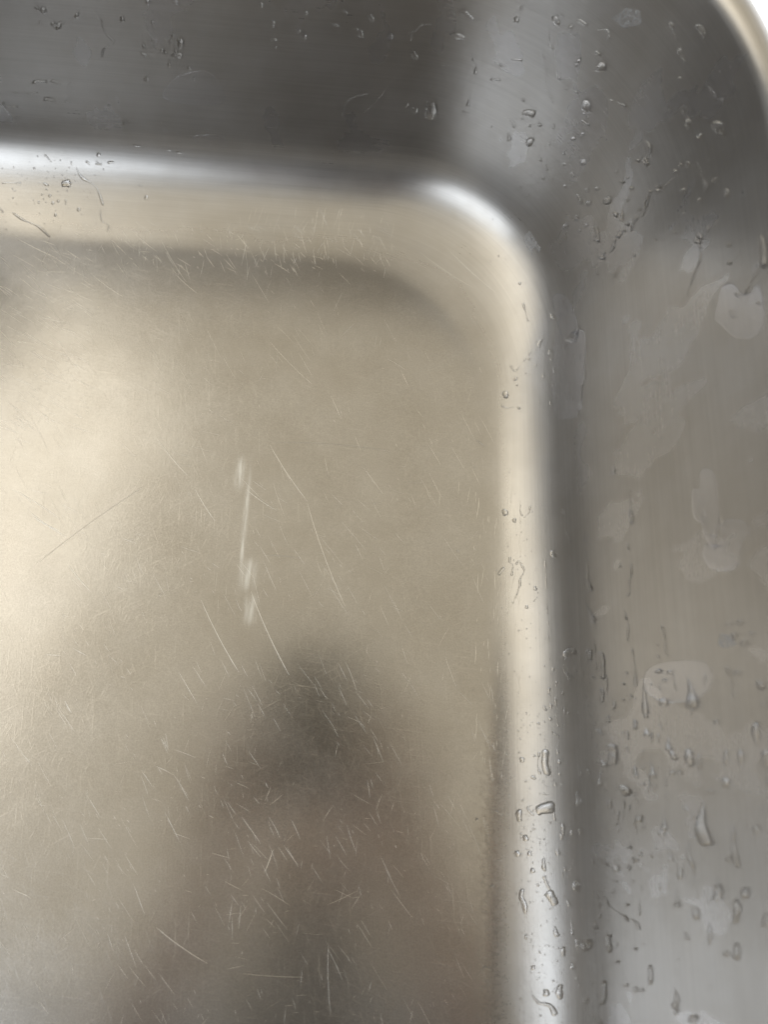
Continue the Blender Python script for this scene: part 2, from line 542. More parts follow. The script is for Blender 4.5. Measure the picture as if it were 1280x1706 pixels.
def drop_mesh(kind, pts, w, rs):
    """a lens of water laid on the steel: pts = spine in the photograph's pixels, w = width; returns verts, faces"""
    small = w < 4 and len(pts) < 3
    n = 8 if small else (10 if len(pts) < 3 else 10+5*len(pts))
    m = 5 if small else 7
    if len(pts) == 1:
        a = rs.uniform(-.3, .3); e_ = w*rs.uniform(.05, .25)
        pts = [(pts[0][0]-math.sin(a)*e_*.5, pts[0][1]-e_*.5), (pts[0][0]+math.sin(a)*e_*.5, pts[0][1]+e_*.5)]
    # drop the end caps back so the visible ends land on the given points
    L = sum(math.hypot(pts[i+1][0]-pts[i][0], pts[i+1][1]-pts[i][1]) for i in range(len(pts)-1))
    ext = w/2 if kind == 't' else min(w/2, .2*w)
    def push(a, b, q):
        d = math.hypot(a[0]-b[0], a[1]-b[1]) or 1
        return (a[0]+(a[0]-b[0])/d*q, a[1]+(a[1]-b[1])/d*q)
    P = list(pts)
    P[0] = push(pts[0], pts[1], ext if kind != 'd' else 0)
    P[-1] = push(pts[-1], pts[-2], ext)
    L += ext*2
    sp = smooth_line(P, n)
    ph = [rs.uniform(0, 6.28) for _ in range(4)]
    V = []; W_ = []
    for i in range(n):
        f = .5-.5*math.cos(math.pi*i/(n-1))
        sp_i = f*(n-1); k = min(int(sp_i), n-2); u = sp_i-k
        c = (sp[k][0]*(1-u)+sp[k+1][0]*u, sp[k][1]*(1-u)+sp[k+1][1]*u)
        dx, dy = sp[k+1][0]-sp[k][0], sp[k+1][1]-sp[k][1]
        dl = math.hypot(dx, dy) or 1
        nx, ny = -dy/dl, dx/dl
        # half width along the drop, round at the ends
        s0, s1 = f*L, (1-f)*L
        r = w/2
        cap = lambda s_: math.sqrt(max(0., 1-(1-min(1, s_/r))**2))
        if kind == 'd':
            hw = r*(.10+.90*f**1.3)*cap(s1)*(min(1, s0/(r*.5))**.5 if s0 < r*.5 else 1)
        elif kind == 'r':
            hw = r*cap(s0)*cap(s1)*(.68+.32*math.sin(ph[0]+s0/(w*1.4)))
        elif kind == 'e':
            hw = r*math.sqrt(max(0, 1-(2*f-1)**2))**.85
        else:
            hw = r*cap(s0)*cap(s1)
        hw *= 1+.13*math.sin(ph[1]+f*9)+.07*math.sin(ph[2]+f*17)
        hw = max(hw, .03*w)
        sk = w*.09*math.sin(ph[3]+f*7)*(0 if i in (0, n-1) else 1)
        W_.append((c[0]+nx*sk, c[1]+ny*sk, nx, ny, hw))
    top = []; bot = []
    for i, (x, y, nx, ny, hw) in enumerate(W_):
        A = ray(x-nx*hw, y-ny*hw); B = ray(x+nx*hw, y+ny*hw)
        if A is None or B is None: return None
        mw = (A[0]-B[0]).length/2
        lim = w*.5*CW_PX*(EYE-A[0]).length/.36
        mw = min(mw, lim*1.3)
        for j in range(m):
            v = -1+2*j/(m-1)
            v = math.sin(v*math.pi/2)
            R = ray(x+nx*hw*v, y+ny*hw*v)
            if R is None: return None
            h = FLAT*mw*(1-v*v)
            if i in (0, n-1): h = 0
            if kind == 'r': h *= .85
            top.append(R[0]+R[1]*(h+2e-5)); bot.append(R[0]-R[1]*6e-5)
    N = n*m
    V = [tuple(p) for p in top]+[tuple(p) for p in bot]
    F = []
    for i in range(n-1):
        for j in range(m-1):
            a = i*m+j
            F.append((a, a+1, a+m+1, a+m)); F.append((N+a, N+a+m, N+a+m+1, N+a+1))
    per = [j for j in range(m)]+[i*m+m-1 for i in range(1, n)]+[(n-1)*m+j for j in range(m-2, -1, -1)]+[i*m for i in range(n-2, 0, -1)]
    for q in range(len(per)):
        a, b = per[q], per[(q+1) % len(per)]
        F.append((b, a, N+a, N+b))
    return V, F
CW_PX = .36/FPX
FLAT = .95

DROPS = []
def block(ox, oy, sc, text):
    for line in text.replace('\n', ';').split(';'):
        q = line.split()
        if not q: continue
        k = q[0]; v = [float(x) for x in q[1:]]
        w = v[-1]/sc; v = v[:-1]
        DROPS.append((k, [(ox+v[i]/sc, oy+v[i+1]/sc) for i in range(0, len(v), 2)], max(w*(1.3 if ox+v[0]/sc > 950 else 1.12), 3.4 if ox+v[0]/sc > 990 else 2.6)))
block(840, 1020, 5.82, """e 600 410 680 370 84;r 600 440 590 500 575 520 12;r 575 520 600 590 640 660 26;e 690 540 705 575 26;r 610 590 685 650 20
e 740 430 742 465 14;e 830 370 830 460 48;e 940 390 955 520 965 640 42;t 765 600 22;e 865 620 870 650 30;r 835 640 838 700 12;e 950 740 955 870 30
r 1000 600 1005 800 10;t 1160 690 16;t 1160 850 16;t 1240 815 16;e 440 730 440 790 24;r 505 690 510 720 14;e 570 770 575 800 18;e 500 830 510 910 22
e 455 890 458 930 26;e 385 910 410 950 26;d 420 1010 460 1040 44;e 590 930 590 990 18;r 505 990 530 1110 22;t 335 1080 24;r 455 1140 470 1160 16;r 490 1170 540 1220 20
r 805 820 810 940 820 1020 12;t 725 970 22;e 1075 870 1070 940 20;e 1020 1010 1018 1080 18;t 875 1085 30;d 935 1120 940 1190 34;t 905 1150 26;e 850 1160 848 1220 16
t 765 1105 14;r 1260 1040 1275 1120 24;t 1160 1170 12;r 1195 1170 1210 1230 14;r 810 0 860 50 900 150 14;r 880 270 890 400 895 560 12;e 905 1290 890 1320 20
r 425 90 440 150 455 190 14;r 430 230 440 280 14;t 480 550 30;t 515 680 20;t 145 180 16;t 390 520 18;t 440 450 14;t 625 975 22;t 570 1080 16;t 540 1255 16""")
block(1040, 1020, 5.33, """r 15 40 40 120 35 260 8;r 75 330 95 440 8;d 95 440 105 530 105 650 22;r 340 120 370 250 375 380 18;t 305 290 14;t 305 395 18
e 290 525 340 525 34;t 410 535 32;t 368 605 26;r 320 640 320 690 12;r 445 550 460 690 14;d 170 590 185 700 190 900 36;t 195 925 24;t 355 800 50
d 570 590 600 680 595 840 70;r 612 860 610 910 14;r 730 550 715 640 16;t 1005 540 34;r 915 490 960 620 980 740 30;e 1200 620 1220 680 40;t 1240 820 34
t 1065 275 40;t 930 105 26;t 1030 90 30;t 1135 190 24;e 985 190 985 240 24;t 820 980 30;e 1190 980 1165 1060 1185 1160 40;e 100 960 105 1040 22
d 190 1030 210 1090 50;r 35 1060 42 1130 16;r 250 1070 248 1150 12;r 305 1080 310 1160 12;t 320 1000 14;t 335 1030 12;d 400 1110 395 1220 40
t 25 540 16;t 70 745 14;t 98 765 12;t 245 640 14;t 5 640 14""")
block(840, 1240, 5.82, """t 175 150 44;r 340 80 330 200 350 290 22;e 400 60 400 160 430 290 70;d 510 20 525 90 40;e 540 150 540 190 30;t 545 290 26;e 270 310 300 335 30
d 720 190 750 300 36;e 825 240 825 290 30;d 940 270 930 400 36;d 950 150 980 210 50;e 1060 10 1060 90 1060 190 60;r 1190 20 1215 75 26;e 1270 230 1275 290 26
d 735 450 715 500 745 590 60;e 1165 410 1195 490 62;e 1020 540 1030 620 34;t 875 580 24;t 500 390 24;t 465 400 18;t 385 360 18;t 555 390 16
r 270 590 230 620 285 690 26;e 340 650 470 590 110;e 150 640 145 740 56;e 485 650 495 740 26;r 195 790 200 820 16;t 210 910 50;e 570 770 585 880 34
e 550 870 570 920 30;t 665 855 36;e 740 820 750 880 30;e 775 980 785 1010 20;r 875 990 870 1080 24;e 862 1120 860 1160 26;t 525 1050 44;t 130 1060 50
t 277 1225 40;r 920 1110 990 1160 1030 1185 18;t 1090 1205 46;e 1215 1180 1215 1215 22;t 1220 1000 26;e 385 1110 395 1230 34;e 590 1200 605 1230 22;t 575 1265 18
r 675 1120 672 1170 16;t 1033 845 18;t 1065 655 20;t 1090 775 16;r 1170 560 1175 610 10;r 1220 580 1220 630 10;r 1115 650 1110 850 8;r 1160 650 1160 720 8
r 995 430 1000 460 10;r 1085 400 1080 450 12;r 910 650 930 690 8;r 1250 1090 1265 1150 12;t 250 1060 40;t 640 705 16;t 575 480 16;t 735 600 14""")
block(1040, 1240, 5.33, """r 165 60 172 130 12;d 400 0 415 50 455 135 34;e 570 50 590 190 44;r 670 90 670 220 24;e 910 60 905 180 24;e 1040 60 1035 170 34
e 1245 60 1270 200 46;d 95 190 115 290 26;d 240 150 260 290 40;r 230 290 222 430 14;t 172 210 20;t 310 210 12;t 430 255 30;t 492 250 26
t 170 355 22;t 275 370 20;r 368 310 378 370 14;r 108 390 112 480 125 560 10;r 8 510 12 570 12;r 52 540 52 590 12;e 390 450 393 485 18
t 135 665 42;r 90 690 105 740 120 800 14;r 178 710 180 760 12;d 350 560 355 680 360 740 335 800 46;d 545 510 570 600 22;d 700 510 690 700 725 880 100
e 905 300 905 380 40;t 770 420 30;t 625 655 20;e 960 740 980 930 1010 1090 30;t 935 1020 36;t 1180 750 40;t 1235 580 34;t 1275 340 30
r 578 860 585 1000 620 1120 625 1250 26;d 405 910 415 1030 34;d 440 1070 500 1110 500 1190 32;t 55 920 22;e 152 960 152 1000 16;e 243 960 250 1010 14
t 115 1030 24;t 85 1010 14;d 45 1070 50 1120 18""")
block(840, 1460, 5.82, """e 180 130 170 200 190 260 205 360 50;r 385 0 420 70 445 130 34;e 445 150 490 270 84;e 700 50 715 140 56;e 620 240 640 290 30;t 330 85 22;t 762 318 22
d 655 410 660 490 670 560 34;e 875 450 895 510 38;r 925 140 980 180 1030 290 1160 380 16;r 905 130 915 220 12;t 925 285 28;t 930 385 26;e 865 150 865 190 16
r 1175 380 1210 430 20;d 480 480 520 570 76;e 215 560 215 610 24;e 710 610 730 700 34;t 800 670 84;e 1030 570 1010 650 1035 730 40;r 1100 640 1105 680 16
e 580 690 575 770 44;t 350 740 18;t 283 885 40;t 675 870 44;e 710 970 710 1000 26;t 1110 830 26;t 1065 150 22;e 1085 40 1085 60 22;t 1200 275 22
e 545 1060 540 1180 66;r 500 1080 470 1120 14;t 410 1130 60;r 280 1170 330 1220 380 1230 450 1260 490 1340 64;e 975 1020 975 1130 955 1240 40;e 855 1010 860 1050 18
t 110 1270 18;t 165 1190 24;t 165 1300 24;t 110 1360 16;t 350 1350 14;t 270 1365 14;e 620 1250 620 1270 20;t 800 1210 40;e 875 1350 880 1390 20
e 935 1390 940 1430 30;e 735 1030 735 1090 14;t 325 1005 12;t 480 1015 20;t 345 935 12;r 150 910 150 1010 8""")
block(1040, 1460, 5.33, """r 85 30 88 55 14;r 165 90 168 130 12;r 322 70 320 130 16;d 470 110 475 190 468 270 36;d 830 0 835 100 835 200 66;d 785 160 760 230 20
e 1075 110 1075 190 44;e 1000 210 1000 410 40;e 1270 340 1265 440 50;e 630 280 650 380 34;t 35 255 20;r 140 210 142 350 8;r 10 345 35 400 18
r 70 375 110 410 135 470 24;r 540 500 565 560 26;e 765 420 765 600 20;e 1000 600 1005 740 34;t 910 690 36;e 237 790 240 960 26;t 108 645 20;t 175 600 14
e 107 980 108 1025 20;t 158 1010 24;t 22 965 26;d 450 990 480 1110 36;t 455 1145 36;e 468 1180 465 1230 24;e 620 1240 615 1290 50""")
block(820, 820, 5.33, """r 255 115 250 160 270 210 14;r 340 120 330 180 285 225 14;t 200 250 30;r 160 580 160 620 185 650 175 740 20;e 105 670 60 730 26
r 215 640 240 605 265 650 285 700 250 770 245 840 190 990 18;t 385 855 28;r 405 930 370 970 14;t 310 1020 26;t 545 550 50;r 470 590 480 700 485 860 16
r 485 960 497 1080 12;t 440 115 14;t 640 170 26;t 470 350 16;r 665 360 705 440 16;r 835 370 822 440 18;r 690 540 700 575 14;r 775 550 778 570 14
r 830 560 845 580 16;r 850 230 860 370 870 480 10;r 770 650 760 740 16;t 800 775 16;r 740 810 735 870 10;r 805 880 808 950 14;r 838 940 842 990 16
d 845 600 855 690 840 780 870 870 44;d 850 990 870 1070 905 1140 50;e 1235 160 1245 280 22;r 1240 640 1240 760 16;r 1220 780 1230 870 1205 920 16
e 1140 640 1143 670 14;e 1210 460 1212 510 14;r 1180 1040 1200 1130 8;t 115 180 44""")
block(830, 460, 6.56, """r 275 300 300 390 330 490 24;d 510 670 440 760 66;d 870 520 860 620 800 700 80;t 600 440 50;e 630 440 625 470 30;e 580 810 560 850 36
e 720 240 735 270 26;e 750 745 725 790 26;r 835 850 838 990 18;r 905 850 905 910 14;r 780 390 780 450 12;r 778 1130 778 1180 12;t 585 910 30;e 615 1010 620 1060 26
t 500 1095 34;t 415 975 24;t 505 850 20;e 355 830 340 860 24;t 345 905 26;e 300 900 285 930 20;r 140 980 185 1040 240 985 22;e 210 1110 175 1135 30
t 210 1190 20;t 85 1295 60;r 45 1410 100 1440 165 1430 24;t 230 1440 30;t 455 1385 26;t 580 1390 30;e 670 1300 665 1320 24;e 815 1320 815 1370 20
t 775 1430 18;t 750 1200 14;t 605 1190 14;t 240 80 26;t 515 60 16;t 550 65 16;r 955 620 965 740 945 900 960 1100 930 1200 900 1400 870 1520 22""")
block(1140, 740, 6.56, """d 405 650 415 880 40;d 350 880 320 1010 40;e 225 750 220 850 26;t 190 630 26;t 378 1100 30""")
block(640, 0, 5.82, """t 455 1065 118;t 300 1070 50;t 220 1020 36;e 740 100 870 190 50;e 660 330 770 370 56;r 460 235 370 240 300 300 240 320 26;e 280 490 310 570 50
r 265 330 265 400 22;t 65 345 50;r 540 630 660 640 14;d 890 640 890 715 46;t 870 580 30;t 1130 635 28;e 1040 770 1130 775 26;d 815 960 818 1025 40
r 760 1080 830 1110 16;t 740 890 14;d 1170 1130 1240 1170 1260 1230 36;d 1195 1290 1220 1350 60;t 615 1310 16;t 1045 1230 12""")
block(840, 0, 5.82, """e 480 170 530 230 56;e 560 110 570 160 30;r 440 320 445 390 24;e 430 440 480 470 26;r 380 530 410 620 415 710 24;r 395 770 410 800 18
r 385 850 430 890 465 950 22;e 455 970 475 995 18;e 80 580 180 580 24;t 120 195 40;t 170 80 26;e 720 200 810 240 34;t 650 262 34
d 910 285 1000 300 1020 380 40;e 880 505 935 530 30;e 930 620 960 680 74;t 700 630 30;t 725 590 34;r 510 720 550 770 20;t 580 790 22;t 605 855 30
r 640 860 720 900 20;e 780 980 825 1080 60;e 1035 970 1050 990 26;d 1090 985 1175 1035 40;r 615 1040 645 1065 18;t 775 1105 20;r 755 1175 830 1215 26
e 200 1100 290 1100 70;t 190 970 24;r 110 1150 190 1155 10;e 340 1200 355 1225 30;t 255 1220 20;t 480 1230 28;t 250 1380 64;e 435 1390 445 1405 24
r 470 1350 505 1395 18;t 670 1345 34;r 570 1470 590 1500 16;t 765 1305 26""")
block(840, 240, 5.33, """e 705 140 710 180 40;r 520 60 545 95 14;r 600 260 625 290 22;t 540 175 28;e 545 360 545 385 28;t 580 370 18;e 660 450 685 530 26
e 735 395 742 425 26;r 725 440 718 480 10;t 828 400 26;e 925 470 920 530 44;e 985 600 1003 650 26;d 1062 565 1050 620 1048 680 26;e 1130 380 1138 410 26
e 1035 325 1065 345 26;e 1085 710 1115 718 24;r 1180 650 1150 710 1130 770 34;r 1275 470 1260 560 1235 630 26;e 1040 780 1015 830 30;r 985 850 975 900 950 960 24
d 905 960 870 1010 52;t 1075 770 20;e 1190 590 1215 580 20;t 755 525 30;e 665 620 640 680 24;e 735 710 735 735 20;e 820 730 840 870 26;r 790 820 800 860 14
e 665 765 680 775 26;t 550 730 40;r 820 1060 835 1160 26;r 988 1140 988 1180 18;t 1160 990 18;t 985 105 18;t 998 245 22;t 1190 150 26;e 1255 130 1275 190 28
t 1100 300 16;t 1100 500 18;r 540 910 545 990 14;t 325 140 24;r 375 180 385 240 14;t 350 305 26;t 390 320 14;t 145 390 22;t 212 458 22""")
block(1060, 200, 4.265, """e 80 150 110 230 18;e 60 270 85 320 20;e 580 20 610 110 56;d 435 290 465 370 510 495 26;e 315 315 335 325 22;e 365 300 380 330 24;t 280 365 24
r 300 390 225 450 200 490 14;e 140 465 185 480 18;t 158 505 22;t 105 510 18;r 95 540 70 590 65 640 45 680 14;e 340 490 348 515 24;t 565 430 28
e 645 490 650 560 22;t 460 115 26;e 370 0 372 40 30;t 455 570 20;t 455 832 30;t 438 862 30;r 515 760 505 800 18;r 590 710 560 750 14
e 895 830 905 960 908 1050 34;t 660 885 22;t 665 1015 20;r 455 890 455 1000 410 1110 370 1250 10;t 280 800 18;t 140 850 14;t 340 670 18
r 860 1100 800 1190 750 1290 12;t 725 1240 24;e 680 1350 690 1400 20;t 875 1300 20;r 230 1570 237 1600 12""")
block(1080, 0, 6.4, """r 240 240 310 420 40;r 330 520 400 670 36;e 530 270 620 390 50;r 650 930 720 1010 820 1080 30;r 370 1190 430 1260 430 1380 36;t 560 1450 36;t 340 840 30""")
block(0, 0, 3.765, """t 270 65 34;t 230 50 24;t 480 95 26;t 365 165 34;t 330 150 22;t 250 145 18;r 635 120 650 200 700 250 715 270 650 310 640 360 14;e 200 520 290 510 22
e 320 510 375 525 20;t 435 520 14;e 85 580 105 585 14;e 165 590 235 580 14;e 275 620 340 635 24;e 410 640 440 640 16;t 18 648 18;e 30 670 110 670 14
e 80 750 120 730 14;e 215 755 240 760 18;t 105 780 14;t 195 790 16;e 1130 250 1130 290 40;t 1085 225 26;t 1070 262 22;t 1015 315 22;t 1035 330 20
e 1080 350 1140 345 30;t 1100 322 20;e 950 250 985 255 16;t 900 290 20;e 885 335 915 350 22;t 1060 405 22;t 1185 430 24;t 1115 480 18;t 1218 490 24
e 905 490 930 510 24;t 955 140 24;t 765 120 26;t 925 15 26;e 1080 10 1110 20 24;t 785 770 26;t 810 772 16;t 660 700 10;e 835 910 880 918 14;t 1185 712 22
e 1000 772 1040 776 16;e 1040 940 1070 942 12;e 1105 955 1140 958 14;t 615 968 22;e 540 1010 560 1030 14;e 600 1028 635 1030 14;e 675 1018 710 1018 16""")
block(320, 0, 3.765, """t 430 30 28;t 505 140 30;r 465 200 515 165 10;e 485 245 530 250 16;t 525 295 16;d 690 190 710 235 42;t 670 195 20;t 710 80 26;e 1110 90 1130 130 32
e 1060 190 1060 230 34;e 1010 180 1040 182 14;t 1250 230 26;e 860 140 920 165 16;e 950 60 970 90 18;r 1230 540 1150 640 1070 710 12;r 1100 590 980 630 940 720 12
t 405 965 12;t 525 800 10""")
block(0, 240, 3.765, """e 395 245 430 250 44;e 270 245 300 260 14;t 310 325 16;t 328 370 16;t 362 358 14;e 408 350 412 365 12;t 212 152 12;t 240 365 12
r 80 430 150 480 240 520 310 580 16;r 0 400 15 430 10;r 280 70 320 110 16;r 480 150 510 210 600 270 645 380 16;r 630 410 635 480 680 510 670 550 9
r 10 245 130 243 10;t 915 335 20;t 880 260 14;t 1055 255 14;t 345 445 16;t 490 410 18;r 445 110 445 130 8""")
block(740, 400, 2.37, """e 670 900 668 925 12;r 735 980 740 1120 5;t 845 565 6;t 862 780 6;t 120 895 4;t 55 1228 9;r 130 790 165 815 5""")
block(740, 1000, 2.37, """t 130 865 9;r 200 830 230 850 9;r 140 1480 165 1450 205 1475 9;t 190 1130 11;t 115 355 5""")

def size_of(d):
    k, P, w = d
    L = sum(math.hypot(P[i+1][0]-P[i][0], P[i+1][1]-P[i][1]) for i in range(len(P)-1))
    return w*(L+w)
DROPS.sort(key=size_of, reverse=True)
seen_px = [d for d in DROPS if -5 < d[1][0][0] < 1285 and -5 < d[1][0][1] < 1712]
BIG_N = 290

def surface_name(x, y):
    if y < 300+max(0, (x-700))*.55 and x < 760: return 'back wall'
    if x > 1000 and y > 480: return 'right wall'
    if y < 480 and x >= 760 and not (x < 900 and y > 330+(x-760)*.9): return 'rounded corner wall'
    if x >= 960: return 'crease at the foot of the right wall'
    if x >= 830: return 'bright curved edge of the floor'
    if y < 440: return 'curved back edge of the floor'
    return 'flat floor'
def shape_name(k, P, w):
    L = sum(math.hypot(P[i+1][0]-P[i][0], P[i+1][1]-P[i][1]) for i in range(len(P)-1))
    rel = L/w
    if k == 't': n = 'round water droplet'
    elif k == 'd': n = 'teardrop shaped water drop'
    elif k == 'e': n = 'long narrow water drop' if rel > 2.6 else 'oval water drop'
    else: n = 'winding water rivulet' if len(P) > 3 else ('thin curved water streak' if len(P) == 3 else 'thin short water streak')
    a = size_of((k, P, w))
    s = 'large' if a > 420 else ('medium' if a > 110 else ('small' if a > 30 else 'tiny'))
    return s, n
ORD = ['topmost', 'second from top', 'third from top', 'fourth from top', 'fifth from top', 'sixth from top', 'seventh from top', 'eighth from top',
       'ninth from top', 'tenth from top', 'eleventh from top', 'twelfth from top'] + [q_+' from top' for q_ in ('thirteenth', 'fourteenth', 'fifteenth', 'sixteenth', 'seventeenth', 'eighteenth', 'nineteenth', 'twentieth', 'twentyfirst', 'twentysecond', 'twentythird', 'twentyfourth')]
cells = {}
things = []; rest = []
for d in seen_px:
    (things if len(things) < BIG_N else rest).append(d)
info = []
for i, (k, P, w) in enumerate(things):
    x, y = P[len(P)//2]
    s, n = shape_name(k, P, w)
    sn = surface_name(x, y)
    info.append([s, n, sn, x, y])
def bands(sn):
    return {'right wall': ((480, 'upper'), (1020, 'middle'), (1250, 'lower'), (1480, 'lowest')), 'bright curved edge of the floor': ((0, 'upper'), (900, 'middle'), (1150, 'lower'), (1450, 'lowest')),
            'crease at the foot of the right wall': ((0, 'upper'), (1000, 'middle'), (1300, 'lower')), 'rounded corner wall': ((-99, 'upper'), (130, 'middle'), (270, 'lower')),
            'back wall': ((-99, 'upper'), (90, 'middle'), (180, 'lower'))}.get(sn, ((-99, ''),))
for it in info:
    b_ = ''
    for y0, nm in bands(it[2]):
        if it[4] >= y0: b_ = nm
    it.append(b_)
    cells.setdefault((it[0], it[1], it[2], b_), []).append(it)
for key, L in cells.items():
    L.sort(key=lambda q: q[4])
    s, n, sn, b_ = key
    where = ('on the %s %s' % (b_, sn)) if b_ else 'on the '+sn
    if sn.startswith('crease'): where = 'in the %s crease beside right wall' % b_
    if sn.startswith('bright'): where = 'on the %s bright right edge of floor' % b_
    for j, it in enumerate(L):
        if len(L) == 1: lab = 'the only %s %s %s' % (s, n, where)
        else: lab = '%s %s %s, %s' % (s, n, where, ORD[j] if j < len(ORD) else 'lowest')
        it.append(lab)
rs = random.Random(3)
n_made = 0
for d, it in zip(things, info):
    r = drop_mesh(*d, rs)
    if r is None: continue
    V, F = r
    c = Vector((sum(v[0] for v in V)/len(V), sum(v[1] for v in V)/len(V), sum(v[2] for v in V)/len(V)))
    kind = 'water_rivulet' if d[0] == 'r' else 'water_drop'
    o = mesh_obj(kind, [(v[0]-c.x, v[1]-c.y, v[2]-c.z) for v in V], F, WATER)
    o.location = c
    tag(o, it[-1], 'water streak' if d[0] == 'r' else 'water drop', 'rivulets of water on the steel' if d[0] == 'r' else 'water drops on the steel')
V0, F0 = [], []
for d in rest:
    r = drop_mesh(*d, rs)
    if r is None: continue
    o_ = len(V0)
    V0 += r[0]; F0 += [tuple(q+o_ for q in f) for f in r[1]]

# fine spray of specks too small to pick apart
def speck(x, y, r):
    R = ray(x, y)
    if R is None: return
    p, n = R
    t1 = n.cross(Vector((0, 1, .2))).normalized(); t2 = n.cross(t1)
    o_ = len(V0); rr = r*(EYE-p).length/FPX
    el = rnd.uniform(1, 1.8)
    for k in range(6):
        a = k*math.pi/3
        V0.append(tuple(p+t1*math.cos(a)*rr+t2*math.sin(a)*rr*el-n*3e-5))
    for k in range(6):
        a = k*math.pi/3
        V0.append(tuple(p+t1*math.cos(a)*rr*.6+t2*math.sin(a)*rr*el*.6+n*rr*.38))
    V0.append(tuple(p+n*rr*.5)); V0.append(tuple(p-n*4e-5))
    for k in range(6):
        q = (k+1) % 6
        F0.append((o_+k, o_+q, o_+6+q, o_+6+k)); F0.append((o_+6+k, o_+6+q, o_+12)); F0.append((o_+q, o_+k, o_+13))
for cx_, cy_, sx_, sy_, nn, rmax in ((900, 1300, 34, 130, 330, 1.5), (925, 960, 12, 90, 130, 1.1), (1020, 1300, 45, 130, 130, 1.3), (885, 1600, 30, 70, 90, 1.3),
                                   (860, 930, 22, 90, 50, 1.2), (930, 600, 30, 90, 40, 1.4), (90, 310, 60, 30, 90, 1.2), (930, 330, 60, 60, 50, 1.4),
                                   (1120, 1400, 90, 200, 60, 1.5), (200, 230, 120, 40, 40, 1.2), (940, 1420, 30, 120, 120, 1.2)):
    for _ in range(nn):
        speck(rnd.gauss(cx_, sx_), rnd.gauss(cy_, sy_), rnd.uniform(.5, rmax))
fine = mesh_obj('water_spray', V0, F0, WATER)
tag(fine, 'fine spray of tiny water specks scattered over the steel walls and curved edge', kind='stuff', cat='water spray')

# thin films of water with a faint raised edge
def film(poly, h=.00024, name='water_film', label=''):
    n = 56
    Q = []
    m = len(poly)
    cum = [0]
    for i in range(m): cum.append(cum[-1]+math.hypot(poly[(i+1) % m][0]-poly[i][0], poly[(i+1) % m][1]-poly[i][1]))
    for i in range(n):
        s_ = cum[-1]*i/n
        k = max(j for j in range(m) if cum[j] <= s_)
        u = (s_-cum[k])/(cum[k+1]-cum[k])
        p0, p1, p2, p3 = poly[k-1], poly[k], poly[(k+1) % m], poly[(k+2) % m]
        Q.append(tuple(.5*((2*p1[c])+(-p0[c]+p2[c])*u+(2*p0[c]-5*p1[c]+4*p2[c]-p3[c])*u*u+(-p0[c]+3*p1[c]-3*p2[c]+p3[c])*u**3)+rnd.uniform(-.6, .6) for c in (0, 1)))
    cx_, cy_ = sum(q[0] for q in Q)/n, sum(q[1] for q in Q)/n
    rings = [(1, 0), (.985, .5), (.955, .9), (.9, 1), (.75, .9), (.55, .85), (.3, .85)]
    V = []; B = []
    for k, hh in rings:
        for q in Q:
            R = ray(cx_+(q[0]-cx_)*k, cy_+(q[1]-cy_)*k)
            if R is None: return
            V.append(R[0]+R[1]*(h*hh+2e-5)); B.append(R[0]-R[1]*6e-5)
    R = ray(cx_, cy_); V.append(R[0]+R[1]*(h*.85+2e-5)); B.append(R[0]-R[1]*6e-5)
    N = len(V); F = []
    for i in range(len(rings)-1):
        for j in range(n):
            k = (j+1) % n
            a, b, c, d = i*n+j, i*n+k, (i+1)*n+k, (i+1)*n+j
            F.append((a, b, c, d)); F.append((N+a, N+d, N+c, N+b))
    l = (len(rings)-1)*n
    for j in range(n):
        k = (j+1) % n
        F.append((l+j, l+k, N-1)); F.append((N+l+k, N+l+j, 2*N-1)); F.append((k, j, N+j, N+k))
    c = sum(V, Vector())/N
    bm = bmesh.new()
    bv = [bm.verts.new(v-c) for v in V+B]
    for f in F: bm.faces.new([bv[i] for i in f])
    bmesh.ops.recalc_face_normals(bm, faces=bm.faces)
    me = bpy.data.meshes.new(name); bm.to_mesh(me); bm.free()
    me.polygons.foreach_set('use_smooth', [True]*len(me.polygons))
    me.materials.append(FILMW)
    o = bpy.data.objects.new(name, me); COL.objects.link(o); o.location = c
    tag(o, label, 'water film', 'thin films of water on the steel')
def PX(ox, oy, sc, v): return [(ox+v[i]/sc, oy+v[i+1]/sc) for i in range(0, len(v), 2)]
film(PX(830, 460, 6.56, (600, 230, 700, 190, 780, 260, 850, 420, 900, 590, 960, 620, 965, 900, 950, 1150, 920, 1400, 870, 1530, 740, 1570, 620, 1540, 590, 1300, 600, 900, 640, 500)),
     label='tongue shaped film of water in the upper crease beside the bright curve')
film(PX(1140, 740, 6.56, (190, 290, 330, 290, 370, 480, 380, 650, 400, 860, 360, 1000, 330, 1150, 230, 1000, 190, 860, 110, 800, 95, 510, 180, 480)),
     label='upright film of water on the right wall above the wide pale film')
film(PX(1140, 740, 6.56, (430, 850, 560, 820, 700, 860, 720, 960, 640, 1100, 600, 1330, 460, 1380, 300, 1360, 215, 1240, 230, 1100, 340, 1150, 400, 1000)),
     label='wide pale film of water with a rounded foot on the right wall')
film([(1198, 500), (1204, 478), (1222, 470), (1236, 486), (1252, 488), (1266, 470), (1276, 500), (1274, 545), (1250, 565), (1222, 560), (1206, 545), (1192, 530)],
     label='rounded film of water near the right frame edge below the corner')
film([(1078, 1118), (1105, 1104), (1150, 1100), (1180, 1105), (1190, 1140), (1160, 1165), (1110, 1170), (1075, 1150)],
     label='flat film of water behind the drops halfway down the right wall')
film(PX(320, 0, 3.765, (20, 850, 130, 845, 205, 860, 225, 920, 180, 935, 60, 920, 15, 880)),
     label='small lozenge shaped film of water low on the dark back wall')
film([(330, 118), (352, 122), (368, 140), (374, 168), (350, 176), (300, 172), (270, 160), (290, 130)],
     label='faint broad film of water in the middle of the dark back wall')

